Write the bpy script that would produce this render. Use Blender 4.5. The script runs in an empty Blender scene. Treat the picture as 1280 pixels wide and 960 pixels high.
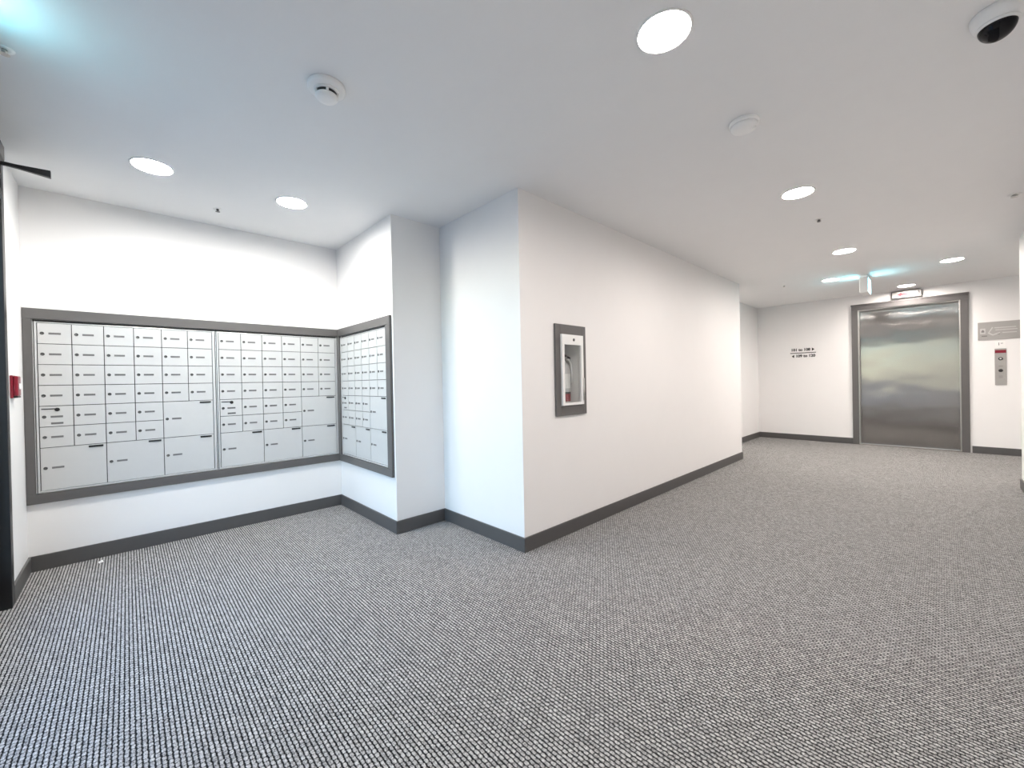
import bpy, bmesh, math, random
from mathutils import Vector, Matrix

random.seed(7)
PI = math.pi
S = bpy.context.scene
COL = S.collection

# ------------------------------------------------------------------ camera
IMG_W = 1280.0
F_PX = 508.4
CAM_H = 1.142
RIGHT = Vector((0.68755, 0.72585, -0.02023))
UP = Vector((0.00953, 0.01883, 0.99978))
FWD = Vector((-0.72607, 0.68759, -0.00603))
cam_d = bpy.data.cameras.new('camera')
cam_d.sensor_fit = 'HORIZONTAL'
cam_d.sensor_width = 36.0
cam_d.lens = 36.0 * F_PX / IMG_W
cam_d.clip_start = 0.02
cam_d.clip_end = 200
cam = bpy.data.objects.new('camera', cam_d)
COL.objects.link(cam)
cam.matrix_world = Matrix((
    (RIGHT.x, UP.x, -FWD.x, 0.0),
    (RIGHT.y, UP.y, -FWD.y, 0.0),
    (RIGHT.z, UP.z, -FWD.z, CAM_H),
    (0, 0, 0, 1)))
S.camera = cam

# ------------------------------------------------------------------ world, exposure
world = bpy.data.worlds.new('world')
S.world = world
world.use_nodes = True
wn = world.node_tree
wn.nodes.clear()
w_out = wn.nodes.new('ShaderNodeOutputWorld')
w_bg = wn.nodes.new('ShaderNodeBackground')
w_sky = wn.nodes.new('ShaderNodeTexSky')
w_sky.sky_type = 'NISHITA'
w_sky.sun_disc = False
w_sky.sun_elevation = math.radians(38)
w_sky.sun_rotation = math.radians(20)
w_sky.air_density = 1.2
w_sky.dust_density = 0.6
w_sky.ozone_density = 4.0
w_bg.inputs['Strength'].default_value = 1.3
wn.links.new(w_sky.outputs['Color'], w_bg.inputs['Color'])
wn.links.new(w_bg.outputs['Background'], w_out.inputs['Surface'])

vs = S.view_settings
vs.view_transform = 'Standard'
vs.look = 'None'
vs.gamma = 1.0
vs.use_curve_mapping = False
vs.exposure = 0.0

LIGHT_E = 372.0            # downlight lens radiance
WARM = (1.0, 0.905, 0.845)
NEUT = (1.0, 0.975, 0.93)

# ------------------------------------------------------------------ room measures (metres)
H = 2.431
BH = 0.098                 # baseboard height
XM, XR, XL = -3.960, -2.860, -1.924       # mailbox wall, pillar face, corridor wall
YL, YM, YB = -0.470, 1.476, 1.910         # entrance wall, side mailbox wall, short wall
YLE, YLC = 6.218, 7.50                    # corridor wall end, side corridor far wall
XLOB, YE = -2.384, 8.692                  # lobby side wall, elevator wall
XRT, YRT = 0.531, 6.314                   # right wall, its far corner
XE0, XE1 = -4.6, 3.6
T = 0.15

# ------------------------------------------------------------------ materials
def new_mat(name):
    m = bpy.data.materials.new(name)
    m.use_nodes = True
    nt = m.node_tree
    return m, nt, nt.nodes['Principled BSDF']

def math_node(nt, op, a=None, b=None, clamp=False):
    n = nt.nodes.new('ShaderNodeMath')
    n.operation = op
    n.use_clamp = clamp
    for i, v in enumerate((a, b)):
        if v is None:
            continue
        if isinstance(v, (int, float)):
            n.inputs[i].default_value = v
        else:
            nt.links.new(v, n.inputs[i])
    return n.outputs[0]

def paint(name, col, rough=0.5, metal=0.0, noise=0.04, scale=30.0, bump=0.0, spec=0.5):
    m, nt, p = new_mat(name)
    tc = nt.nodes.new('ShaderNodeTexCoord')
    nz = nt.nodes.new('ShaderNodeTexNoise')
    nz.inputs['Scale'].default_value = scale
    nz.inputs['Detail'].default_value = 3
    nt.links.new(tc.outputs['Object'], nz.inputs['Vector'])
    mix = nt.nodes.new('ShaderNodeMix')
    mix.data_type = 'RGBA'
    mix.inputs[6].default_value = tuple(max(0, c * (1 - noise)) for c in col) + (1,)
    mix.inputs[7].default_value = tuple(min(1, c * (1 + noise)) for c in col) + (1,)
    nt.links.new(nz.outputs['Fac'], mix.inputs[0])
    nt.links.new(mix.outputs[2], p.inputs['Base Color'])
    p.inputs['Roughness'].default_value = rough
    p.inputs['Metallic'].default_value = metal
    p.inputs['Specular IOR Level'].default_value = spec
    if bump:
        b = nt.nodes.new('ShaderNodeBump')
        b.inputs['Strength'].default_value = bump
        b.inputs['Distance'].default_value = 0.002
        nz2 = nt.nodes.new('ShaderNodeTexNoise')
        nz2.inputs['Scale'].default_value = scale * 8
        nt.links.new(tc.outputs['Object'], nz2.inputs['Vector'])
        nt.links.new(nz2.outputs['Fac'], b.inputs['Height'])
        nt.links.new(b.outputs['Normal'], p.inputs['Normal'])
    return m

def emissive(name, col, strength, base=(0.8, 0.8, 0.8)):
    m, nt, p = new_mat(name)
    p.inputs['Base Color'].default_value = base + (1,)
    p.inputs['Emission Color'].default_value = col + (1,)
    p.inputs['Emission Strength'].default_value = strength
    return m

def glass_mat(name, refl=0.5, tint=(0.95, 0.98, 0.98)):
    m = bpy.data.materials.new(name)
    m.use_nodes = True
    nt = m.node_tree
    nt.nodes.clear()
    o = nt.nodes.new('ShaderNodeOutputMaterial')
    mx = nt.nodes.new('ShaderNodeMixShader')
    tr = nt.nodes.new('ShaderNodeBsdfTransparent')
    gl = nt.nodes.new('ShaderNodeBsdfGlossy')
    fr = nt.nodes.new('ShaderNodeLayerWeight')
    fr.inputs['Blend'].default_value = 0.5
    gl.inputs['Roughness'].default_value = 0.02
    tr.inputs['Color'].default_value = tint + (1,)
    k = math_node(nt, 'ADD', math_node(nt, 'MULTIPLY', math_node(nt, 'POWER', fr.outputs['Facing'], 4.0), refl), 0.03)
    nt.links.new(k, mx.inputs[0])
    nt.links.new(tr.outputs[0], mx.inputs[1])
    nt.links.new(gl.outputs[0], mx.inputs[2])
    nt.links.new(mx.outputs[0], o.inputs['Surface'])
    return m

def carpet_mat():
    """ribbed loop carpet: rows along X, 14 mm repeat of two ribs, loops along each rib"""
    m, nt, p = new_mat('carpet_loop')
    L = nt.links
    tc = nt.nodes.new('ShaderNodeTexCoord')
    sep = nt.nodes.new('ShaderNodeSeparateXYZ')
    L.new(tc.outputs['Object'], sep.inputs[0])
    warp = nt.nodes.new('ShaderNodeTexNoise')
    warp.inputs['Scale'].default_value = 70
    L.new(tc.outputs['Object'], warp.inputs['Vector'])
    wv = math_node(nt, 'MULTIPLY', math_node(nt, 'SUBTRACT', warp.outputs['Fac'], 0.5), 0.0065)
    v = math_node(nt, 'DIVIDE', math_node(nt, 'ADD', sep.outputs['Y'], wv), 0.0140)
    row = math_node(nt, 'FLOOR', v)
    fv = math_node(nt, 'SUBTRACT', v, row)
    rib = math_node(nt, 'SINE', math_node(nt, 'MULTIPLY', fv, PI))            # 0 groove .. 1 crest
    mid = math_node(nt, 'ABSOLUTE', math_node(nt, 'SUBTRACT', fv, 0.5))       # faint groove on the crest
    midk = math_node(nt, 'ADD', math_node(nt, 'MULTIPLY', mid, 9.0, clamp=True), 0.0)
    stag = math_node(nt, 'FRACT', math_node(nt, 'MULTIPLY', row, 0.5))        # every other row shifted half a loop
    u = math_node(nt, 'ADD', math_node(nt, 'DIVIDE', sep.outputs['X'], 0.0190), stag)
    cu = math_node(nt, 'FLOOR', u)
    fu = math_node(nt, 'SUBTRACT', u, cu)
    loop = math_node(nt, 'SINE', math_node(nt, 'MULTIPLY', fu, PI))
    cmb = nt.nodes.new('ShaderNodeCombineXYZ')
    L.new(cu, cmb.inputs[0])
    L.new(row, cmb.inputs[1])
    wn_ = nt.nodes.new('ShaderNodeTexWhiteNoise')
    wn_.noise_dimensions = '2D'
    L.new(cmb.outputs[0], wn_.inputs['Vector'])
    fine = nt.nodes.new('ShaderNodeTexNoise')
    fine.inputs['Scale'].default_value = 210
    fine.inputs['Detail'].default_value = 1
    L.new(tc.outputs['Object'], fine.inputs['Vector'])
    h1 = math_node(nt, 'POWER', rib, 0.75)
    h2 = math_node(nt, 'ADD', math_node(nt, 'MULTIPLY', math_node(nt, 'POWER', loop, 0.5), 0.62), 0.38)
    h3 = math_node(nt, 'ADD', math_node(nt, 'MULTIPLY', midk, 0.28), 0.72)
    hh = math_node(nt, 'MULTIPLY', math_node(nt, 'MULTIPLY', h1, h2), h3)
    tone = math_node(nt, 'ADD', math_node(nt, 'MULTIPLY', wn_.outputs['Value'], 0.16), math_node(nt, 'MULTIPLY', fine.outputs['Fac'], 1.0))
    ramp = nt.nodes.new('ShaderNodeValToRGB')
    e = ramp.color_ramp.elements
    e[0].position = 0.33
    e[0].color = (0.16, 0.157, 0.154, 1)
    e[1].position = 0.80
    e[1].color = (0.63, 0.62, 0.605, 1)
    L.new(tone, ramp.inputs['Fac'])
    mix = nt.nodes.new('ShaderNodeMix')
    mix.data_type = 'RGBA'
    mix.inputs[6].default_value = (0.006, 0.006, 0.007, 1)       # near-black mixed in along the grooves between the ribs
    tuft = nt.nodes.new('ShaderNodeTexNoise')
    tuft.inputs['Scale'].default_value = 130
    tuft.inputs['Detail'].default_value = 2
    L.new(tc.outputs['Object'], tuft.inputs['Vector'])
    hx = math_node(nt, 'ADD', hh, math_node(nt, 'MULTIPLY', math_node(nt, 'SUBTRACT', tuft.outputs['Fac'], 0.5), 0.75))
    kk = math_node(nt, 'MULTIPLY', math_node(nt, 'SUBTRACT', hx, 0.32), 2.3, clamp=True)
    L.new(kk, mix.inputs[0])
    L.new(ramp.outputs['Color'], mix.inputs[7])
    L.new(mix.outputs[2], p.inputs['Base Color'])
    p.inputs['Roughness'].default_value = 0.95
    p.inputs['Specular IOR Level'].default_value = 0.15
    b = nt.nodes.new('ShaderNodeBump')
    b.inputs['Strength'].default_value = 0.55
    b.inputs['Distance'].default_value = 0.0035
    L.new(hh, b.inputs['Height'])
    L.new(b.outputs['Normal'], p.inputs['Normal'])
    return m

def steel_door_mat():
    m, nt, p = new_mat('brushed_steel_door')
    L = nt.links
    tc = nt.nodes.new('ShaderNodeTexCoord')
    mp = nt.nodes.new('ShaderNodeMapping')
    mp.inputs['Scale'].default_value = (2.2, 1.0, 3.0)
    L.new(tc.outputs['Object'], mp.inputs['Vector'])
    nz = nt.nodes.new('ShaderNodeTexNoise')
    nz.inputs['Scale'].default_value = 1.0
    nz.inputs['Detail'].default_value = 1
    L.new(mp.outputs[0], nz.inputs['Vector'])
    b = nt.nodes.new('ShaderNodeBump')                            # slight oil-canning of the sheet
    b.inputs['Strength'].default_value = 1.0
    b.inputs['Distance'].default_value = 0.0035
    L.new(nz.outputs['Fac'], b.inputs['Height'])
    nt.nodes.remove(p)
    g = nt.nodes.new('ShaderNodeBsdfAnisotropic')
    g.distribution = 'GGX'
    g.inputs['Color'].default_value = (0.37, 0.36, 0.35, 1)
    g.inputs['Roughness'].default_value = 0.17
    g.inputs['Anisotropy'].default_value = -0.8
    L.new(b.outputs['Normal'], g.inputs['Normal'])
    tg = nt.nodes.new('ShaderNodeTangent')                        # vertical hairline grain spreads reflections sideways
    tg.direction_type = 'UV_MAP'
    L.new(tg.outputs[0], g.inputs['Tangent'])
    L.new(g.outputs[0], nt.nodes['Material Output'].inputs['Surface'])
    return m

M = {
    'wall': paint('wall_paint', (0.83, 0.82, 0.812), 0.55, noise=0.012, scale=6, bump=0.05, spec=0.35),
    'ceil': paint('ceiling_paint', (0.87, 0.87, 0.87), 0.8, noise=0.012, scale=8, bump=0.12, spec=0.2),
    'base': paint('grey_trim_paint', (0.083, 0.080, 0.079), 0.42, noise=0.05, scale=20),
    'frame': paint('grey_frame_paint', (0.105, 0.10, 0.098), 0.4, noise=0.05, scale=20),
    'carpet': carpet_mat(),
    'steel': steel_door_mat(),
    'steel2': paint('brushed_steel', (0.56, 0.55, 0.53), 0.34, 1.0, noise=0.06, scale=60),
    'alu': paint('silver_aluminium', (0.70, 0.71, 0.71), 0.32, 0.55, noise=0.03, scale=40),
    'mbdoor': paint('mailbox_silver_paint', (0.58, 0.585, 0.58), 0.38, 0.15, noise=0.02, scale=25),
    'gap': paint('mailbox_inner_dark', (0.03, 0.03, 0.03), 0.6, noise=0.05),
    'lock': paint('lock_dark_metal', (0.13, 0.13, 0.13), 0.35, 0.8, noise=0.1, scale=200),
    'plate': paint('number_plate_grey', (0.16, 0.16, 0.16), 0.5, 0.0, noise=0.25, scale=240),
    'black': paint('black_plastic', (0.012, 0.012, 0.013), 0.4, noise=0.1),
    'blackmetal': paint('black_anodised_metal', (0.018, 0.018, 0.019), 0.38, 0.3, noise=0.1),
    'white': paint('white_plastic', (0.91, 0.91, 0.90), 0.4, noise=0.01),
    'whitemetal': paint('white_enamel', (0.85, 0.85, 0.84), 0.35, noise=0.01),
    'red': paint('red_plastic', (0.20, 0.006, 0.02), 0.3, noise=0.05),
    'redgloss': paint('red_enamel', (0.30, 0.02, 0.035), 0.25, noise=0.05),
    'greysign': paint('grey_sign_panel', (0.36, 0.35, 0.335), 0.4, 0.2, noise=0.05, scale=80),
    'lightsign': paint('light_sign_marks', (0.52, 0.51, 0.50), 0.5, noise=0.05, scale=80),
    'darksign': paint('dark_sign_marks', (0.20, 0.19, 0.19), 0.5, noise=0.05, scale=80),
    'ink': paint('black_vinyl_letters', (0.02, 0.018, 0.018), 0.5, noise=0.05),
    'paper': paint('white_paper', (0.86, 0.86, 0.84), 0.8, noise=0.01),
    'glass': glass_mat('clear_glass', 0.6),
    'cabglass': glass_mat('cabinet_glass', 1.0, (0.93, 0.94, 0.94)),
    'dome': None,
    'sill': paint('worn_sill_metal', (0.20, 0.19, 0.17), 0.6, 0.3, noise=0.1, scale=60),
    'lens_warm': emissive('downlight_lens_warm', WARM, LIGHT_E),
    'lens_neut': emissive('downlight_lens_neutral', NEUT, LIGHT_E * 0.98),
    'exit_green': emissive('exit_green_lit', (0.13, 0.78, 0.98), 9.5, (0.1, 0.5, 0.4)),
    'exit_white': emissive('exit_white_lit', (0.80, 1.0, 1.0), 11.0),
    'led_red': emissive('indicator_red_lit', (1.0, 0.03, 0.10), 0.5, (0.10, 0.002, 0.008)),
    'ground': paint('asphalt_paving', (0.20, 0.20, 0.20), 0.85, noise=0.12, scale=4, bump=0.2),
    'cylinder': paint('extinguisher_silver', (0.62, 0.62, 0.62), 0.3, 0.4, noise=0.03),
}
dm, dnt, dp = new_mat('smoked_dome')
dp.inputs['Base Color'].default_value = (0.004, 0.004, 0.006, 1)
dp.inputs['Roughness'].default_value = 0.06
dp.inputs['Specular IOR Level'].default_value = 0.22
M['dome'] = dm

# ------------------------------------------------------------------ mesh helpers
class MB:
    def __init__(self):
        self.v = []
        self.f = []
        self.smooth = []

    def box(self, lo, hi):
        (x0, y0, z0), (x1, y1, z1) = lo, hi
        n = len(self.v)
        self.v += [(x0, y0, z0), (x1, y0, z0), (x1, y1, z0), (x0, y1, z0),
                   (x0, y0, z1), (x1, y0, z1), (x1, y1, z1), (x0, y1, z1)]
        self.f += [tuple(n + i for i in q) for q in
                   ((0, 3, 2, 1), (4, 5, 6, 7), (0, 1, 5, 4), (1, 2, 6, 5), (2, 3, 7, 6), (3, 0, 4, 7))]
        self.smooth += [False] * 6
        return self

    def lathe(self, prof, c=(0, 0, 0), axis='Z', seg=24, smooth=True, cap=True):
        """prof: list of (radius, height); axis Z: height along +Z, axis Y: height along -Y (out of a wall)"""
        n0 = len(self.v)
        for r, hgt in prof:
            for k in range(seg):
                a = 2 * PI * k / seg
                x, y = r * math.cos(a), r * math.sin(a)
                if axis == 'Z':
                    p = (c[0] + x, c[1] + y, c[2] + hgt)
                elif axis == 'Y':
                    p = (c[0] + x, c[1] - hgt, c[2] + y)
                else:
                    p = (c[0] + hgt, c[1] + x, c[2] + y)
                self.v.append(p)
        for i in range(len(prof) - 1):
            for k in range(seg):
                a, b = n0 + i * seg + k, n0 + i * seg + (k + 1) % seg
                self.f.append((a, b, b + seg, a + seg))
                self.smooth.append(smooth)
        if cap:
            self.f.append(tuple(n0 + k for k in reversed(range(seg))))
            self.f.append(tuple(n0 + (len(prof) - 1) * seg + k for k in range(seg)))
            self.smooth += [False, False]
        return self

    def tube(self, pts, rad, seg=10):
        pts = [Vector(p) for p in pts]
        rads = rad if isinstance(rad, (list, tuple)) else [rad] * len(pts)
        n0 = len(self.v)
        for i, p in enumerate(pts):
            d = (pts[min(i + 1, len(pts) - 1)] - pts[max(i - 1, 0)]).normalized()
            ref = Vector((0, 0, 1)) if abs(d.z) < 0.9 else Vector((1, 0, 0))
            s = d.cross(ref).normalized()
            t = s.cross(d)
            for k in range(seg):
                a = 2 * PI * k / seg
                self.v.append(tuple(p + (s * math.cos(a) + t * math.sin(a)) * rads[i]))
        for i in range(len(pts) - 1):
            for k in range(seg):
                a, b = n0 + i * seg + k, n0 + i * seg + (k + 1) % seg
                self.f.append((a, b, b + seg, a + seg))
                self.smooth.append(True)
        self.f.append(tuple(n0 + k for k in reversed(range(seg))))
        self.f.append(tuple(n0 + (len(pts) - 1) * seg + k for k in range(seg)))
        self.smooth += [False, False]
        return self

    def prism(self, poly, y0, y1):
        """polygon in local x,z (counter-clockwise seen from the viewer at -y) extruded from y0 (front) to y1"""
        n = len(self.v)
        k = len(poly)
        self.v += [(x, y0, z) for x, z in poly] + [(x, y1, z) for x, z in poly]
        self.f.append(tuple(n + i for i in range(k)))
        self.f.append(tuple(n + k + i for i in reversed(range(k))))
        for i in range(k):
            j = (i + 1) % k
            self.f.append((n + i, n + k + i, n + k + j, n + j))
        self.smooth += [False] * (k + 2)
        return self

    def mesh(self, name, mat):
        me = bpy.data.meshes.new(name)
        me.from_pydata(self.v, [], self.f)
        for p, s in zip(me.polygons, self.smooth):
            p.use_smooth = s
        me.materials.append(mat)
        bm = bmesh.new()
        bm.from_mesh(me)
        bmesh.ops.recalc_face_normals(bm, faces=bm.faces)
        bm.to_mesh(me)
        bm.free()
        me.update()
        return me

    def build(self, name, mat, parent=None, bevel=0.0, loc=None):
        o = bpy.data.objects.new(name, self.mesh(name, mat))
        COL.objects.link(o)
        if parent:
            o.parent = parent
        if loc:
            o.location = loc
        if bevel:
            b = o.modifiers.new('bevel', 'BEVEL')
            b.width = bevel
            b.segments = 2
            b.limit_method = 'ANGLE'
        return o

def place(name, mesh, parent, loc=(0, 0, 0)):
    o = bpy.data.objects.new(name, mesh)
    COL.objects.link(o)
    o.parent = parent
    o.location = loc
    return o

def tag(o, label, cat, group=None, kind=None):
    o['label'] = label
    o['category'] = cat
    if group:
        o['group'] = group
    if kind:
        o['kind'] = kind
    return o

def thing(name, loc, rz, label, cat, group=None, kind=None):
    o = bpy.data.objects.new(name, None)
    o.empty_display_size = 0.05
    COL.objects.link(o)
    o.location = loc
    o.rotation_euler = (0, 0, rz)
    return tag(o, label, cat, group, kind)

def struct(o, label, cat):
    return tag(o, label, cat, kind='structure')

def text_mesh(name, body, size, mat, extrude=0.0006, align='CENTER', bold=0.0):
    cu = bpy.data.curves.new(name, 'FONT')
    cu.body = body
    cu.size = size
    cu.align_x = align
    cu.align_y = 'CENTER'
    cu.extrude = extrude
    cu.offset = bold
    cu.resolution_u = 3
    tmp = bpy.data.objects.new(name, cu)
    COL.objects.link(tmp)
    dg = bpy.context.evaluated_depsgraph_get()
    me = bpy.data.meshes.new_from_object(tmp.evaluated_get(dg))
    bpy.data.objects.remove(tmp)
    bpy.data.curves.remove(cu)
    me.transform(Matrix.Rotation(PI / 2, 4, 'X'))       # stand up, facing local -y
    me.materials.clear()
    me.materials.append(mat)
    me.name = name
    return me

# wall-mounted things: local x to the viewer's right, local y into the wall, z up
ROT_EAST = PI / 2      # wall facing +X
ROT_SOUTH = 0.0        # wall facing -Y
ROT_NORTH = PI         # wall facing +Y

# ------------------------------------------------------------------ setting: floor, ceiling, walls
o = MB().box((XE0, YL - 0.25, -0.12), (XE1, YE + 0.6, 0.0)).build('floor', M['carpet'])
struct(o, 'grey flecked ribbed loop carpet covering the whole floor', 'floor')
o = MB().box((XE0, YL - 0.25, H), (XE1, YE + 0.6, H + 0.12)).build('ceiling', M['ceil'])
struct(o, 'flat white painted ceiling with round recessed lights', 'ceiling')

def wall(name, lo, hi, label):
    return struct(MB().box((lo[0], lo[1], 0), (hi[0], hi[1], H)).build(name, M['wall']), label, 'wall')

MZ0, MZ1 = 0.487, 1.600        # mailbox opening
MY0, MY1 = -0.430, 1.455
SX0, SX1 = -3.898, -2.955
# wall behind the two wide mailbox banks, with its opening
w = MB()
w.box((XM - T, YL, 0), (XM, YM, MZ0)).box((XM - T, YL, MZ1), (XM, YM, H))
w.box((XM - T, YL, MZ0), (XM, MY0, MZ1)).box((XM - T, MY1, MZ0), (XM, YM, MZ1))
struct(w.build('wall_mailbox', M['wall']), 'white wall holding the two wide mailbox banks', 'wall')
# side wall of the mailbox alcove, with its opening; same block carries the pillar face
w = MB()
w.box((XM - T, YM, 0), (XR, YM + T, MZ0)).box((XM - T, YM, MZ1), (XR, YM + T, H))
w.box((XM - T, YM, MZ0), (SX0, YM + T, MZ1)).box((SX1, YM, MZ0), (XR, YM + T, MZ1))
w.box((XR - T, YM + T, 0), (XR, YB, H))
struct(w.build('wall_alcove_side', M['wall']), 'narrow white alcove wall and pillar beside the mailboxes', 'wall')
# short wall facing the entrance and long corridor wall, with the extinguisher opening
CY0, CY1, CZ0, CZ1 = 2.300, 2.560, 0.955, 1.485
w = MB()
w.box((XR - T, YB, 0), (XL - T, YB + T, H))
w.box((XL - T, YB, 0), (XL, CY0, H)).box((XL - T, CY1, 0), (XL, YLE, H))
w.box((XL - T, CY0, 0), (XL, CY1, CZ0)).box((XL - T, CY0, CZ1), (XL, CY1, H))
w.box((XL - T - 0.06, CY0 - 0.02, CZ0 - 0.02), (XL - T - 0.05, CY1 + 0.02, CZ1 + 0.02))
struct(w.build('wall_corridor', M['wall']), 'long white corridor wall turning at the near corner', 'wall')
w = MB()
w.box((XE0, YLE - T, 0), (XL - T, YLE, H))
struct(w.build('wall_side_corridor_near', M['wall']), 'near wall of the side corridor left of the lobby', 'wall')
w = MB().box((XE0, YLC, 0), (XLOB, YLC + T, H)).box((XLOB - T, YLC + T, 0), (XLOB, YE, H))
struct(w.build('wall_lobby_left', M['wall']), 'white wall at the left of the elevator lobby', 'wall')
# elevator wall with its opening
EX0, EX1, EZ = -0.930, 0.195, 2.185
w = MB().box((XLOB - T, YE, 0), (EX0, YE + T, H)).box((EX1, YE, 0), (XE1, YE + T, H)).box((EX0, YE, EZ), (EX1, YE + T, H))
struct(w.build('wall_elevator', M['wall']), 'white lobby wall around the steel elevator', 'wall')
w = MB().box((XRT, YL, 0), (XRT + T, YRT, H)).box((XRT + T, YRT - T, 0), (XE1, YRT, H))
struct(w.build('wall_right', M['wall']), 'bright white wall corner at the right edge', 'wall')
wall('wall_corridor_end_left', (XE0 - T, YLE - T), (XE0, YLC + T), 'end wall of the side corridor left of the lobby')
wall('wall_corridor_end_right', (XE1, YRT - T), (XE1 + T, YE + T), 'end wall of the corridor right of the elevator')
DX0, DX1 = -3.435, -1.45       # glazed entrance
w = MB().box((XM - T, YL - T, 0), (DX0, YL, H)).box((DX1, YL - T, 0), (XRT + T, YL, H))
struct(w.build('wall_entrance', M['wall']), 'narrow white wall between glazed entrance and mailboxes', 'wall')
o = MB().box((-30, -40, -0.30), (30, YL - 0.25, -0.02)).build('ground_outside', M['ground'])
struct(o, 'grey paving outside the glazed entrance', 'ground')

# baseboards: every run a board with an eased top edge
def baseboard(name, runs, label):
    """runs: (x0,y0,x1,y1,nx,ny) along the wall, normal pointing into the room"""
    b = MB()
    t = 0.013
    for x0, y0, x1, y1, nx, ny in runs:
        lo = (min(x0, x1, x0 + nx * t, x1 + nx * t), min(y0, y1, y0 + ny * t, y1 + ny * t), 0.0)
        hi = (max(x0, x1, x0 + nx * t, x1 + nx * t), max(y0, y1, y0 + ny * t, y1 + ny * t), BH)
        b.box(lo, hi)
    ob = b.build(name, M['base'], bevel=0.003)
    return struct(ob, label, 'baseboard')

bt = 0.013
baseboard('baseboard_mailbox', [(XM, YL, XM, YM, 1, 0)], 'dark grey baseboard under the two wide mailbox banks')
baseboard('baseboard_alcove_side', [(XM + bt, YM, XR + bt, YM, 0, -1)], 'grey baseboard under the narrow side mailbox bank')
baseboard('baseboard_pillar', [(XR, YM, XR, YB - bt, 1, 0)], 'dark grey baseboard on the short pillar return')
baseboard('baseboard_short_wall', [(XR, YB, XL + bt, YB, 0, -1)], 'grey baseboard on the bluish short wall')
baseboard('baseboard_corridor', [(XL, YB, XL, YLE, 1, 0)], 'long grey baseboard along the corridor wall')
baseboard('baseboard_lobby_left', [(XLOB, YLC, XLOB, YE, 1, 0)], 'grey baseboard at the left of the elevator lobby')
baseboard('baseboard_elevator_left', [(XLOB + bt, YE, -1.010, YE, 0, -1)], 'grey baseboard left of the elevator')
baseboard('baseboard_elevator_right', [(0.292, YE, XE1, YE, 0, -1)], 'grey baseboard right of the elevator')
baseboard('baseboard_right', [(XRT, YL, XRT, YRT, -1, 0)], 'grey baseboard of the right wall')
baseboard('baseboard_right_corridor', [(XRT, YRT, XE1, YRT, 0, 1)], 'grey baseboard around the corner of the right wall')
baseboard('baseboard_entrance', [(XM + bt, YL, DX0, YL, 0, 1)], 'dark grey baseboard beside the entrance frame')
baseboard('baseboard_side_corridor', [(XE0, YLC, XLOB, YLC, 0, -1)], 'grey baseboard in the side corridor left of the lobby')

# ------------------------------------------------------------------ glazed entrance (dark frame at the left edge)
d = thing('door_1', (DX0, YL, 0), 0, 'glazed entrance in a dark full-height metal frame at left edge', 'door', kind='structure')
def dpart(name, lo, hi, mat='blackmetal', bevel=0.003, parent=d):
    return MB().box(lo, hi).build(name, M[mat], parent, bevel)
DW = DX1 - DX0
dpart('frame_post', (0.0, -0.13, 0), (0.060, 0.012, H))
dpart('frame_post', (DW - 0.06, -0.13, 0), (DW, 0.012, H))
dpart('frame_post', (1.04, -0.12, 0), (1.10, 0.008, 2.15))
dpart('transom', (0.060, -0.12, 2.15), (DW - 0.06, 0.010, 2.21))
dpart('head_rail', (0.060, -0.12, H - 0.05), (DW - 0.06, 0.010, H))
dpart('sill_rail', (1.10, -0.10, 0.0), (DW - 0.06, -0.02, 0.10))
dpart('pane', (1.10, -0.066, 0.10), (DW - 0.06, -0.058, 2.15), 'glass', 0)
dpart('head_light_block', (0.060, -0.075, 2.21), (DW - 0.06, -0.045, H - 0.05))  # unseen opaque panel, added to cut daylight entering above the transom
leaf = dpart('door_leaf', (0.066, -0.085, 0.012), (0.135, -0.04, 2.144))
for lo, hi in (((0.965, -0.085, 0.012), (1.034, -0.04, 2.144)), ((0.135, -0.085, 0.012), (0.965, -0.04, 0.20)),
               ((0.135, -0.085, 2.06), (0.965, -0.04, 2.144))):
    dpart('leaf_rail', lo, hi, parent=leaf)
dpart('leaf_pane', (0.135, -0.066, 0.20), (0.965, -0.058, 2.06), 'glass', 0, parent=leaf)
h_ = MB().tube([(0.93, -0.04, 0.85), (0.93, 0.02, 0.85), (0.93, 0.02, 1.25), (0.93, -0.04, 1.25)], 0.011)
h_.build('pull_handle', M['steel2'], leaf)

cl = thing('door_closer', (-3.275, YL + 0.011, 2.30), 0, 'black door closer arm sticking out from top of entrance frame', 'door closer')
MB().box((0.16, 0.0, -0.045), (0.40, 0.05, 0.030)).build('closer_body', M['black'], cl, 0.006)
a = MB()
p0, p1 = Vector((0.0, 0.0, 0.006)), Vector((0.0, 0.185, 0.0))
n = 8
prev = None
verts = []
for i in range(n + 1):
    t = i / n
    c = p0.lerp(p1, t)
    hh_ = 0.009 + 0.010 * max(0.0, (t - 0.35) / 0.65)
    ww_ = 0.008 + 0.004 * t
    verts.append([(c.x - ww_, c.y, c.z - hh_), (c.x + ww_, c.y, c.z - hh_), (c.x + ww_, c.y, c.z + hh_), (c.x - ww_, c.y, c.z + hh_)])
for q in verts:
    a.v += q
for i in range(n):
    for k in range(4):
        s0, s1 = i * 4 + k, i * 4 + (k + 1) % 4
        a.f.append((s0, s1, s1 + 4, s0 + 4))
        a.smooth.append(False)
a.f += [(3, 2, 1, 0), (n * 4, n * 4 + 1, n * 4 + 2, n * 4 + 3)]
a.smooth += [False, False]
a.build('arm', M['black'], cl, 0.002)
MB().box((-0.012, 0.0, -0.012), (0.16, 0.008, 0.016)).build('arm_bracket', M['black'], cl, 0.002)

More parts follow.
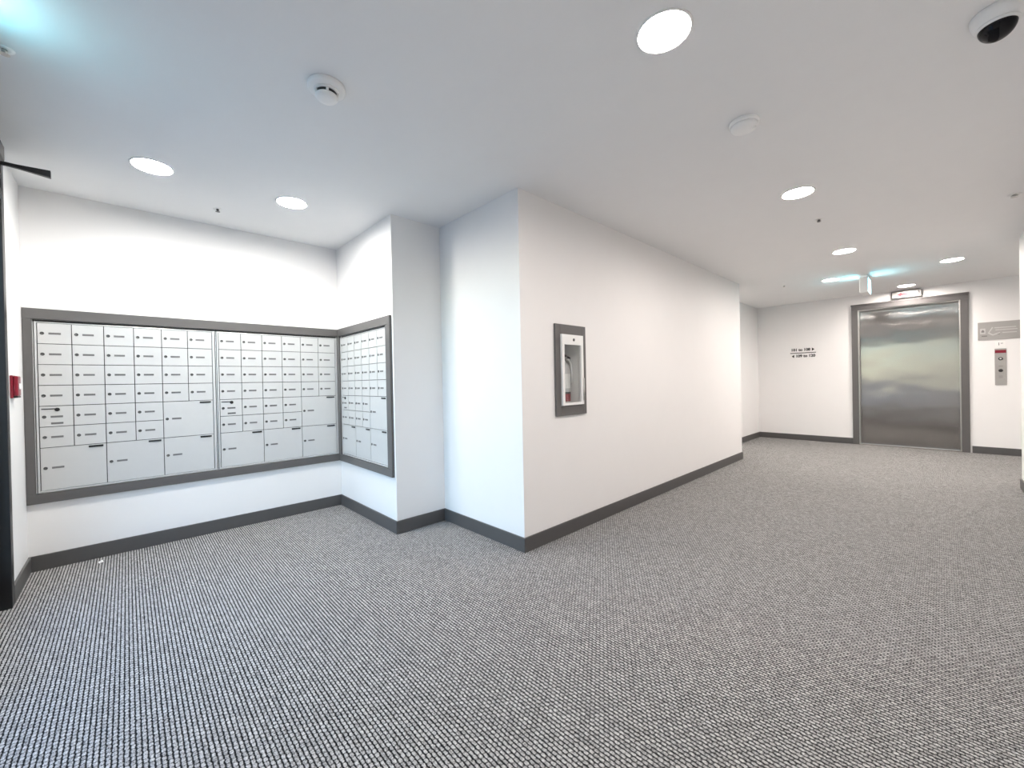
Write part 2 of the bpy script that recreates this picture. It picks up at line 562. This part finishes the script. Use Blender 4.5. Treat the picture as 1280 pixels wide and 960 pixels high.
# ------------------------------------------------------------------ fire alarm pull station on the left wall
ps = thing('fire_alarm_pull_station', (-3.585, YL, 1.105), ROT_NORTH, 'small dark red fire alarm pull station beside the mailboxes', 'fire alarm')
MB().box((-0.045, -0.012, 0), (0.045, 0, 0.128)).build('back_box', M['red'], ps, 0.004)
MB().box((-0.042, -0.030, 0.012), (0.042, -0.012, 0.124)).build('cover', M['red'], ps, 0.006)
MB().box((-0.030, -0.034, 0.050), (0.030, -0.030, 0.082)).build('pull_bar', M['white'], ps, 0.003)
MB().box((-0.042, -0.029, 0.002), (0.042, -0.012, 0.012)).build('bottom_cap', M['black'], ps, 0.002)

# ------------------------------------------------------------------ mailbox banks
CW, RH = 0.1503, 0.1337         # door module
RAIL = 0.0205
BW = 6 * CW + 2 * RAIL
ZB = MZ0 + 0.004
Z_ROWS = [1.579 - i * RH for i in range(7)]      # tops of rows 1..6 and bottom of row 6
Z_BOT = 0.503
G = 0.0021                      # half joint

def door_mesh(name, wd, ht):
    m_ = MB()
    m_.box((G, -0.008, G), (wd - G, 0.004, ht - G))
    return m_.mesh(name, M['mbdoor'])
ME_SMALL = door_mesh('mailbox_door', CW, RH)
ME_BIG = door_mesh('parcel_door', 2 * CW, 2 * RH)
ME_LOW = door_mesh('parcel_door_low', 2 * CW, Z_ROWS[6] - Z_BOT)
ME_LOCK = MB().lathe([(0.0098, 0), (0.0098, 0.002), (0.0075, 0.0035), (0.0075, 0.0028), (0.0015, 0.0028)], axis='Y', seg=14).mesh('lock', M['lock'])
ME_PLATE = MB().box((0, -0.0012, -0.0062), (0.054, 0, 0.0062)).mesh('number_plate', M['plate'])
ME_SLOT = MB().box((0, -0.004, -0.006), (0.070, 0, 0.006)).mesh('finger_pull', M['black'])
ME_ARROW = MB().lathe([(0.012, 0), (0.012, 0.004), (0.009, 0.006)], axis='Y', seg=16).mesh('carrier_lock', M['black'])
ME_LINE = MB().box((0, -0.002, -0.0035), (0.060, 0, 0.0035)).mesh('mail_slot', M['lock'])

def mailbox_bank(loc, rz, label):
    t = thing('mailbox_bank', loc, rz, label, 'mailboxes', 'mailbox banks in the grey surround')
    zb = -loc[2]
    MB().box((0.001, 0.006, 0.001), (BW - 0.001, 0.12, MZ1 - MZ0 - 0.004)).build('body', M['gap'], t)
    fr = MB()
    ztop, zbot = Z_ROWS[0] + zb, Z_BOT + zb
    fr.box((0.0, -0.008, 0.0), (0.0045, 0.006, MZ1 + zb - 0.014)).box((0.0085, -0.011, 0.0), (RAIL - 0.002, 0.006, MZ1 + zb - 0.014))
    fr.box((BW - RAIL + 0.002, -0.011, 0.0), (BW - 0.003, 0.006, MZ1 + zb - 0.014))
    fr.box((RAIL - 0.002, -0.009, ztop + 0.001), (BW - RAIL + 0.002, 0.006, MZ1 + zb - 0.014))
    fr.box((RAIL - 0.002, -0.011, 0.0), (BW - RAIL + 0.002, 0.006, zbot - 0.001))
    fr.build('face_frame', M['alu'], t, 0.0015)
    def door(c, ztop_, me, wd, ht, kind):
        x = RAIL + c * CW
        z = ztop_ - ht + zb
        d_ = place('mailbox_door' if kind != 'parcel' else 'parcel_door', me, t, (x, 0, z))
        zl = ht * 0.5 if kind != 'parcel' else ht * 0.52
        if kind == 'carrier':
            zl = ht * 0.48
            place('mail_slot', ME_LINE, d_, (0.010, -0.008, ht * 0.86))
            place('carrier_lock', ME_ARROW, d_, (0.078, -0.008, ht * 0.82))
            place('name_strip', ME_PLATE, d_, (0.050, -0.008, ht * 0.16))
        place('lock', ME_LOCK, d_, (0.0215, -0.008, zl))
        place('number_plate', ME_PLATE, d_, (0.049, -0.008, zl))
        if kind == 'parcel':
            place('finger_pull', ME_SLOT, d_, (wd - 0.085, -0.008, ht - 0.014))
    for r in range(6):
        for c in range(6):
            if r >= 4 and c >= 4:
                continue
            door(c, Z_ROWS[r], ME_SMALL, CW, RH, 'carrier' if (r, c) == (4, 0) else 'small')
    door(4, Z_ROWS[4], ME_BIG, 2 * CW, 2 * RH, 'parcel')
    for c in (0, 2, 4):
        door(c, Z_ROWS[6], ME_LOW, 2 * CW, Z_ROWS[6] - Z_BOT, 'parcel')
    return t

mailbox_bank((XM, MY0 + 0.0005, ZB), ROT_EAST, 'silver mailbox bank nearest the entrance, leftmost of three')
mailbox_bank((XM, MY0 + BW + 0.0022, ZB), ROT_EAST, 'silver mailbox bank ending at the inner corner, middle of three')
mailbox_bank((SX0 + 0.0005, YM, ZB), ROT_SOUTH, 'silver mailbox bank on the narrow side wall, rightmost of three')

# grey boards round the mailboxes
OZ0, OZ1, PT = 0.426, 1.668, 0.020
su = thing('mailbox_surround', (XM, YL, OZ0), 0, 'dark grey painted board frame wrapping the mailbox banks', 'frame')
def board(name, lo, hi):
    q = (XM, YL, OZ0)
    MB().box(tuple(a_ - b_ for a_, b_ in zip(lo, q)), tuple(a_ - b_ for a_, b_ in zip(hi, q))).build(name, M['frame'], su, 0.002)
board('top_board', (XM, YL + 0.001, MZ1), (XM + PT, YM, OZ1))
board('bottom_board', (XM, YL + 0.001, OZ0), (XM + PT, YM, MZ0))
board('side_board', (XM, YL + 0.001, MZ0), (XM + PT, MY0, MZ1))
board('corner_board', (XM, MY1, MZ0), (XM + PT, YM, MZ1))
board('top_board', (XM + PT, YM - PT, MZ1), (-2.882, YM, OZ1))
board('bottom_board', (XM + PT, YM - PT, OZ0), (-2.882, YM, MZ0))
board('corner_board', (XM + PT, YM - PT, MZ0), (SX0, YM, MZ1))
board('side_board', (SX1, YM - PT, MZ0), (-2.882, YM, MZ1))

# scrap of paper on the carpet under the mailboxes
pm = bpy.data.meshes.new('paper_scrap')
pm.from_pydata([(-0.030, -0.008, 0.001), (-0.004, -0.013, 0.007), (0.022, -0.006, 0.002), (0.030, 0.009, 0.010),
                (0.004, 0.013, 0.002), (-0.024, 0.008, 0.009), (0.0, 0.0, 0.012)], [],
               [(0, 1, 6), (1, 2, 6), (2, 3, 6), (3, 4, 6), (4, 5, 6), (5, 0, 6)])
pm.materials.append(M['paper'])
o = bpy.data.objects.new('paper_scrap', pm)
COL.objects.link(o)
o.location = (-3.836, -0.147, 0.0)
sm_ = o.modifiers.new('thickness', 'SOLIDIFY')
sm_.thickness = 0.001
tag(o, 'tiny crumpled white paper scrap on carpet below the mailboxes', 'paper')

# ------------------------------------------------------------------ fire extinguisher cabinet
fc = thing('extinguisher_cabinet', (XL, 2.245, 0.882), ROT_EAST, 'recessed fire extinguisher cabinet with white glazed door and grey trim', 'cabinet')
cw_, ch_ = 0.362, 0.674
x0, x1, z0, z1 = CY0 - 2.245, CY1 - 2.245, CZ0 - 0.882, CZ1 - 0.882
MB().box((0, -0.016, 0), (x0, 0, ch_)).build('trim_board', M['frame'], fc, 0.002)
MB().box((x1, -0.016, 0), (cw_, 0, ch_)).build('trim_board', M['frame'], fc, 0.002)
MB().box((x0, -0.016, z1), (x1, 0, ch_)).build('trim_board', M['frame'], fc, 0.002)
MB().box((x0, -0.016, 0), (x1, 0, z0)).build('trim_board', M['frame'], fc, 0.002)
b = MB()
dpth = 0.19
b.box((x0 + 0.001, dpth, z0 + 0.001), (x1 - 0.001, dpth + 0.004, z1 - 0.001))
b.box((x0 + 0.001, 0.0, z0 + 0.001), (x0 + 0.005, dpth, z1 - 0.001))
b.box((x1 - 0.005, 0.0, z0 + 0.001), (x1 - 0.001, dpth, z1 - 0.001))
b.box((x0 + 0.005, 0.0, z0 + 0.001), (x1 - 0.005, dpth, z0 + 0.005))
b.box((x0 + 0.005, 0.0, z1 - 0.005), (x1 - 0.005, dpth, z1 - 0.001))
b.build('box', M['whitemetal'], fc)
dr = MB()
dx0, dx1, dz0, dz1 = x0 + 0.003, x1 - 0.003, z0 + 0.003, z1 - 0.003
dr.box((dx0, -0.030, dz0), (dx0 + 0.026, -0.006, dz1)).box((dx1 - 0.026, -0.030, dz0), (dx1, -0.006, dz1))
dr.box((dx0 + 0.026, -0.030, dz0), (dx1 - 0.026, -0.006, dz0 + 0.018))
dr.box((dx0 + 0.026, -0.030, dz1 - 0.074), (dx1 - 0.026, -0.006, dz1))
cd = dr.build('door', M['whitemetal'], fc)
MB().box((dx0 + 0.024, -0.019, dz0 + 0.016), (dx1 - 0.024, -0.016, dz1 - 0.072)).build('pane', M['cabglass'], cd)
MB().lathe([(0.011, 0), (0.011, 0.004), (0.008, 0.006)], (0.5 * (dx0 + dx1) + 0.01, -0.030, dz1 - 0.037), 'Y', 14).build('lock', M['lock'], cd)
MB().tube([(dx1 - 0.004, -0.034, dz0 + 0.03), (dx1 - 0.004, -0.034, dz0 + 0.20)], 0.005, 8).build('hinge', M['steel2'], cd)

ex = thing('fire_extinguisher', (XL - 0.105, 2.478, CZ0 + 0.0055), ROT_EAST, 'small pale fire extinguisher standing behind glass in wall cabinet', 'fire extinguisher')
MB().lathe([(0.050, 0), (0.052, 0.004), (0.052, 0.265), (0.046, 0.295), (0.030, 0.315), (0.018, 0.322), (0.018, 0.335)], (0, 0, 0), 'Z', 28).build('cylinder', M['cylinder'], ex)
MB().lathe([(0.0525, 0.02), (0.0528, 0.022), (0.0528, 0.075), (0.0525, 0.077)], (0, 0, 0), 'Z', 28, cap=False).build('red_band', M['redgloss'], ex)
MB().lathe([(0.0527, 0.077), (0.0529, 0.078), (0.0529, 0.092), (0.0527, 0.093)], (0, 0, 0), 'Z', 28, cap=False).build('black_band', M['black'], ex)
MB().lathe([(0.0525, 0.12), (0.0528, 0.122), (0.0528, 0.23), (0.0525, 0.232)], (0, 0, 0), 'Z', 28, cap=False).build('instruction_label', M['paper'], ex)
MB().box((-0.016, -0.016, 0.335), (0.016, 0.016, 0.365)).build('valve', M['black'], ex, 0.004)
MB().prism([(-0.02, 0.365), (0.085, 0.350), (0.088, 0.358), (-0.015, 0.395), (-0.024, 0.39)], -0.011, 0.011).build('lever', M['black'], ex, 0.002)
MB().tube([(0.016, -0.004, 0.348), (0.045, -0.015, 0.345), (0.064, -0.024, 0.31), (0.066, -0.028, 0.24), (0.062, -0.03, 0.16)], 0.008, 8).build('hose', M['white'], ex)
MB().lathe([(0.013, 0), (0.013, 0.012), (0.011, 0.014)], (0, -0.016, 0.35), 'Y', 14).build('gauge', M['steel2'], ex)

# ------------------------------------------------------------------ elevator
el = thing('elevator', (0.5 * (EX0 + EX1), YE, 0), 0, 'closed brushed steel elevator door in a grey painted frame', 'elevator')
hw = 0.5 * (EX1 - EX0)
jw = 0.086
MB().box((-hw - jw + 0.006, -0.022, 0), (-hw, 0, EZ)).build('jamb', M['frame'], el, 0.003)
MB().box((hw, -0.022, 0), (hw + jw - 0.006, 0, EZ)).build('jamb', M['frame'], el, 0.003)
MB().box((-hw - jw + 0.006, -0.024, EZ), (hw + jw - 0.006, 0, EZ + 0.072)).build('header', M['frame'], el, 0.003)
MB().box((-hw - jw, -0.030, EZ + 0.072), (hw + jw, 0, EZ + 0.096)).build('header_cap', M['frame'], el, 0.003)
ret = MB()
ret.box((-hw, 0.0, 0), (-hw + 0.012, 0.10, EZ)).box((hw - 0.012, 0.0, 0), (hw, 0.10, EZ)).box((-hw + 0.012, 0.0, EZ - 0.012), (hw - 0.012, 0.10, EZ))
ret.build('reveal', M['steel2'], el, 0.002)
def steel_panel(name, x0_, x1_, y, parent):
    me = MB().box((x0_, y, 0.012), (x1_, y + 0.03, EZ - 0.006)).mesh(name, M['steel'])
    uv = me.uv_layers.new(name='UVMap')
    for lp in me.loops:
        co = me.vertices[lp.vertex_index].co
        uv.data[lp.index].uv = (co.x, co.z)
    ob = bpy.data.objects.new(name, me)
    COL.objects.link(ob)
    ob.parent = parent
    return ob
steel_panel('door_panel', -hw - 0.02, hw - 0.010, 0.102, el)
MB().box((-hw, -0.01, 0.0), (hw, 0.16, 0.008)).build('sill', M['sill'], el)

# floor indicator above the elevator door
ind = thing('floor_indicator', (-0.355, YE, 2.300), 0, 'lit floor indicator panel with red arrow above elevator door', 'indicator')
MB().box((-0.168, -0.040, 0.0), (0.168, 0.0, 0.108)).build('housing', M['blackmetal'], ind, 0.003)
MB().box((-0.160, -0.044, 0.006), (0.160, -0.040, 0.102)).build('face_plate', M['greysign'], ind, 0.001)
MB().prism([(-0.100, 0.054), (-0.055, 0.022), (-0.055, 0.043), (0.012, 0.043), (0.012, 0.065), (-0.055, 0.065), (-0.055, 0.086)], -0.046, -0.044).build('arrow', M['led_red'], ind)
MB().lathe([(0.010, 0), (0.010, 0.003)], (0.040, -0.044, 0.054), 'Y', 12).build('key_switch', M['black'], ind)
MB().lathe([(0.036, 0), (0.036, 0.003), (0.030, 0.004), (0.030, 0.0015)], (0.105, -0.044, 0.056), 'Y', 24).build('lantern_ring', M['lock'], ind)
MB().lathe([(0.029, 0), (0.027, 0.004), (0.015, 0.006)], (0.105, -0.044, 0.056), 'Y', 24).build('lantern_lens', M['white'], ind)

# wayfinding letters on the lobby wall
ws = thing('wayfinding_lettering', (-1.680, YE, 1.545), 0, 'black unit-number lettering with arrows on lobby wall', 'sign')
MB().box((-0.188, -0.004, -0.006), (0.188, 0, 0.006)).build('divider_line', M['ink'], ws)
place('upper_text', text_mesh('upper_text', '101 to 108', 0.064, M['ink'], bold=0.003), ws, (-0.035, -0.001, 0.055))
place('lower_text', text_mesh('lower_text', '109 to 120', 0.064, M['ink'], bold=0.003), ws, (0.035, -0.001, -0.055))
MB().prism([(0.130, 0.028), (0.168, 0.056), (0.130, 0.084)], -0.002, 0).build('arrow', M['ink'], ws)
MB().prism([(-0.130, -0.084), (-0.130, -0.028), (-0.168, -0.056)], -0.002, 0).build('arrow', M['ink'], ws)

# grey notice plate and call station right of the elevator
nb = thing('notice_plate', (0.357, YE, 1.586), 0, 'wide grey notice plate on wall above elevator call panel', 'sign')
MB().box((0, -0.008, 0), (0.380, 0, 0.246)).build('panel', M['greysign'], nb, 0.002)
MB().box((0.020, -0.0095, 0.085), (0.070, -0.008, 0.160)).build('pictogram_field', M['lightsign'], nb)
MB().prism([(0.032, 0.105), (0.060, 0.105), (0.060, 0.125), (0.046, 0.143), (0.032, 0.125)], -0.0105, -0.0095).build('pictogram', M['darksign'], nb)
MB().box((0.035, -0.0095, 0.045), (0.085, -0.008, 0.062)).build('caption_bar', M['darksign'], nb)
MB().prism([(0.090, 0.090), (0.135, 0.055), (0.20, 0.085), (0.20, 0.10), (0.135, 0.075), (0.105, 0.10), (0.14, 0.165), (0.13, 0.175)], -0.0095, -0.008).build('outline_mark', M['lightsign'], nb)
for zz, xa, xb in ((0.155, 0.150, 0.34), (0.125, 0.16, 0.35), (0.085, 0.22, 0.345)):
    MB().box((xa, -0.0093, zz), (xb, -0.008, zz + 0.012)).build('text_line', M['lightsign'], nb)
MB().box((0.14, -0.0093, 0.070), (0.20, -0.008, 0.080)).build('text_line', M['darksign'], nb)

fl = thing('floor_label', (0.558, YE, 1.485), 0, 'small white paper label stuck above the elevator call panel', 'label')
MB().box((-0.045, -0.002, 0), (0.045, 0, 0.075)).build('paper', M['paper'], fl)
place('floor_text', text_mesh('floor_text', '1', 0.055, M['ink']), fl, (-0.012, -0.0025, 0.036))
place('ordinal_text', text_mesh('ordinal_text', 'st', 0.030, M['ink']), fl, (0.014, -0.0025, 0.046))

cp = thing('elevator_call_panel', (0.507, YE, 0.958), 0, 'narrow steel elevator call panel with red band and round button', 'call panel')
PW_ = 0.104
MB().box((0, -0.006, 0), (PW_, 0, 0.502)).build('face_plate', M['greysign'], cp, 0.002)
MB().box((0.002, -0.008, 0.440), (PW_ - 0.002, -0.006, 0.480)).build('red_band', M['red'], cp)
MB().lathe([(0.021, 0), (0.021, 0.004), (0.017, 0.006), (0.011, 0.006), (0.011, 0.003)], (PW_ / 2, -0.006, 0.362), 'Y', 20).build('button_ring', M['black'], cp)
MB().lathe([(0.011, 0), (0.010, 0.006), (0.006, 0.007)], (PW_ / 2, -0.006, 0.362), 'Y', 16).build('button', M['white'], cp)
MB().lathe([(0.021, 0), (0.021, 0.006), (0.015, 0.009)], (PW_ / 2, -0.006, 0.200), 'Y', 18).build('key_switch', M['black'], cp)
for zz in (0.255, 0.12, 0.10):
    MB().box((0.034, -0.0068, zz), (0.070, -0.006, zz + 0.007)).build('engraved_line', M['darksign'], cp)

# ------------------------------------------------------------------ exit signs (running figure, lit both faces)
def exit_sign(loc, rz, label, hang, group='lit exit signs', ln=0.30, th=0.085, ht=0.195):
    """local x along the lit face, faces point to local -y and +y; hangs from z = 0"""
    t = thing('exit_sign', loc, rz, label, 'exit sign', group)
    MB().box((-0.07, -0.03, -0.018), (0.07, 0.03, 0.0)).build('canopy', M['white'], t, 0.003)
    if hang > 0.02:
        MB().box((-0.03, -0.012, -hang), (0.03, 0.012, -0.018)).build('stem', M['white'], t)
    MB().box((-ln / 2, -th / 2, -hang - ht), (ln / 2, th / 2, -hang)).build('housing', M['white'], t, 0.004)
    for sgn in (-1, 1):
        y0, y1 = (-th / 2 - 0.0003, -th / 2) if sgn < 0 else (th / 2, th / 2 + 0.0003)
        f = MB().box((-ln / 2 + 0.010, y0, -hang - ht + 0.010), (ln / 2 - 0.010, y1, -hang - 0.010)).build('lit_face', M['exit_green'], t)
        ya, yb = (y0 - 0.0003, y0) if sgn < 0 else (y1, y1 + 0.0003)
        zc = -hang - ht / 2
        kz = ht / 0.195
        def P(pts):
            return [(x_ * kz, zc + z_ * kz) for x_, z_ in pts]
        MB().prism(P([(0.055, -0.07), (0.12, -0.07), (0.12, 0.07), (0.055, 0.07)]), ya, yb).build('door_pictogram', M['exit_white'], f)
        fig = MB()
        fig.prism(P([(0.012 * math.cos(k * PI / 5) - 0.012, 0.055 + 0.012 * math.sin(k * PI / 5)) for k in range(10)]), ya, yb)
        fig.prism(P([(-0.045, -0.005), (-0.018, -0.010), (-0.008, 0.035), (-0.032, 0.038)]), ya, yb)
        fig.prism(P([(-0.045, -0.004), (-0.085, -0.060), (-0.068, -0.066), (-0.025, -0.010)]), ya, yb)
        fig.prism(P([(-0.035, -0.006), (0.010, -0.030), (0.002, -0.068), (0.018, -0.066), (0.026, -0.022), (-0.015, 0.004)]), ya, yb)
        fig.prism(P([(-0.012, 0.030), (0.026, 0.012), (0.032, 0.022), (-0.008, 0.038)]), ya, yb)
        fig.build('running_figure', M['exit_white'], f)
    return t
exit_sign((-0.672, 7.02, H), PI / 2, 'hanging lit green exit sign on ceiling before the elevator', 0.045)
exit_sign((-2.12, -0.385, H), 0.0, 'lit green exit sign over the glazed entrance, above top left', 0.030, ln=0.24, th=0.05, ht=0.15)

# ------------------------------------------------------------------ recessed downlights
ME_RING = MB().lathe([(0.0925, 0.001), (0.101, 0.0), (0.101, -0.003), (0.094, -0.005), (0.091, -0.003), (0.091, 0.0)], (0, 0, 0), 'Z', 40, cap=False).mesh('trim_ring', M['white'])
ME_BAFFLE = MB().lathe([(0.0905, -0.002), (0.0895, 0.004), (0.082, 0.013)], (0, 0, 0), 'Z', 40, cap=False).mesh('baffle', M['whitemetal'])
ME_LENS_W = MB().lathe([(0.082, 0.014), (0.082, 0.011), (0.072, 0.0065), (0.054, 0.0020), (0.030, -0.0010), (0.006, -0.0020)], (0, 0, 0), 'Z', 40).mesh('lens', M['lens_warm'])
ME_LENS_N = MB().lathe([(0.082, 0.014), (0.082, 0.011), (0.072, 0.0065), (0.054, 0.0020), (0.030, -0.0010), (0.006, -0.0020)], (0, 0, 0), 'Z', 40).mesh('lens', M['lens_neut'])
LIGHTS = []
for x, y, lens, lab in (
        (-3.135, 0.131, ME_LENS_N, 'round recessed downlight over the leftmost mailbox bank'),
        (-3.130, 0.867, ME_LENS_N, 'round recessed downlight over the middle mailbox bank'),
        (-0.698, 1.476, ME_LENS_W, 'largest round recessed downlight, at the top centre of the ceiling'),
        (-0.685, 3.461, ME_LENS_W, 'round recessed downlight in mid corridor beyond the plain round detector'),
        (-0.686, 5.456, ME_LENS_W, 'round recessed downlight nearest the lobby in the corridor row'),
        (0.096, 6.883, ME_LENS_W, 'round recessed downlight right of the hanging exit sign'),
        (-1.022, 6.951, ME_LENS_W, 'round recessed downlight left of the hanging exit sign'),
        (-0.340, 8.322, ME_LENS_W, 'round recessed downlight just above the elevator floor indicator'),
        (2.100, 6.900, ME_LENS_W, 'round recessed downlight in the corridor right of the elevator'),
        (-3.300, 6.860, ME_LENS_W, 'round recessed downlight in the side corridor left of the lobby')):
    t = thing('downlight', (x, y, H), 0, lab, 'ceiling light', 'round recessed downlights')
    place('trim_ring', ME_RING, t)
    place('baffle', ME_BAFFLE, t)
    place('lens', lens, t)
    LIGHTS.append((x, y))

# real holes in the ceiling for the recessed lamps
ceil_ob = bpy.data.objects['ceiling']
cut = MB()
for x, y in LIGHTS:
    cut.lathe([(0.0915, -0.02), (0.0915, 0.06)], (x, y, H), 'Z', 40, smooth=False)
cut_ob = cut.build('ceiling_cutter', M['ceil'])
bo = ceil_ob.modifiers.new('holes', 'BOOLEAN')
bo.operation = 'DIFFERENCE'
bo.solver = 'EXACT'
bo.object = cut_ob
dg_ = bpy.context.evaluated_depsgraph_get()
new_ceiling = bpy.data.meshes.new_from_object(ceil_ob.evaluated_get(dg_))
ceil_ob.modifiers.clear()
ceil_ob.data = new_ceiling
bpy.data.objects.remove(cut_ob)

# ------------------------------------------------------------------ smoke detectors, sprinklers, camera
sd = thing('smoke_detector', (-1.812, 0.650, H), 0, 'white smoke detector with black vents, left of the ceiling centre', 'smoke detector', 'ceiling detectors')
MB().lathe([(0.074, 0.0), (0.076, -0.004), (0.076, -0.014), (0.070, -0.019), (0.052, -0.022)], (0, 0, 0), 'Z', 36).build('base', M['white'], sd)
MB().lathe([(0.050, -0.020), (0.050, -0.028), (0.046, -0.030), (0.040, -0.030)], (0, 0, 0), 'Z', 36).build('collar', M['white'], sd)
MB().lathe([(0.042, -0.029), (0.042, -0.044), (0.030, -0.046)], (0, 0, 0), 'Z', 36).build('vent_band', M['black'], sd)
for k in range(5):
    a_ = k * 2 * PI / 5 + 0.98
    c_, s_ = math.cos(a_), math.sin(a_)
    q = MB()
    q.tube([(0.043 * c_, 0.043 * s_, -0.028), (0.043 * c_, 0.043 * s_, -0.046)], 0.0055, 8)
    q.build('vent_rib', M['white'], sd)
MB().lathe([(0.046, -0.044), (0.046, -0.049), (0.038, -0.057), (0.018, -0.060), (0.004, -0.0605)], (0, 0, 0), 'Z', 36).build('cap', M['white'], sd)

sd = thing('smoke_detector', (-0.675, 2.293, H), 0, 'plain low white detector between the two nearest corridor downlights', 'smoke detector', 'ceiling detectors')
MB().lathe([(0.066, 0.0), (0.068, -0.004), (0.068, -0.016), (0.063, -0.020)], (0, 0, 0), 'Z', 36).build('base', M['white'], sd)
MB().lathe([(0.060, -0.020), (0.060, -0.026), (0.055, -0.036), (0.040, -0.042), (0.010, -0.043)], (0, 0, 0), 'Z', 36).build('cover', M['white'], sd)
MB().lathe([(0.010, -0.030), (0.010, -0.042), (0.007, -0.045)], (0.042, 0.012, 0), 'Z', 14).build('test_button', M['white'], sd)

def sprinkler(x, y, lab, k=1.0, dark=True):
    t = thing('sprinkler_head', (x, y, H), 0, lab, 'sprinkler', 'ceiling sprinkler heads')
    t.scale = (0.9, 0.9, 0.55)
    MB().lathe([(0.030 * k, 0.0), (0.030 * k, -0.003), (0.018 * k, -0.006)], (0, 0, 0), 'Z', 20).build('escutcheon', M['white'], t)
    MB().lathe([(0.009 * k, -0.004), (0.009 * k, -0.022), (0.004 * k, -0.030)], (0, 0, 0), 'Z', 12).build('nozzle', M['lock' if dark else 'steel2'], t)
    for s_ in (-1, 1):
        MB().tube([(s_ * 0.008 * k, 0, -0.010), (s_ * 0.014 * k, 0, -0.022), (0.0, 0, -0.036)], 0.0025 * k, 6).build('yoke_arm', M['lock' if dark else 'steel2'], t)
    MB().lathe([(0.015 * k, -0.036), (0.016 * k, -0.038)], (0, 0, 0), 'Z', 16).build('deflector', M['lock' if dark else 'steel2'], t)
sprinkler(-3.579, 0.500, 'tiny dark sprinkler head on the ceiling above the mailboxes')
sprinkler(-0.683, 4.176, 'tiny dark sprinkler head between the middle corridor downlights')
sprinkler(-1.530, 6.828, 'tiny sprinkler head at the lobby corner left of exit sign', 1.0, False)
sprinkler(0.378, 4.720, 'pale sprinkler head on the ceiling at the right edge', 1.3, False)
sprinkler(-2.410, -0.310, 'pale sprinkler head on the ceiling at the left edge', 1.0, False)

dc = thing('dome_camera', (0.150, 2.290, H), 0, 'white ceiling security camera with black dome, upper right corner', 'security camera')
MB().lathe([(0.066, 0.0), (0.068, -0.004), (0.067, -0.022), (0.060, -0.040), (0.050, -0.047)], (0, 0, 0), 'Z', 40).build('housing', M['white'], dc)
MB().lathe([(0.052, -0.043), (0.056, -0.049), (0.053, -0.054), (0.048, -0.055)], (0, 0, 0), 'Z', 40).build('ring', M['white'], dc)
prof = [(0.049 * math.cos(a_ * PI / 20), -0.050 - 0.049 * math.sin(a_ * PI / 20)) for a_ in range(10)] + [(0.002, -0.099)]
MB().lathe(prof, (0, 0, 0), 'Z', 40).build('dome', M['dome'], dc)
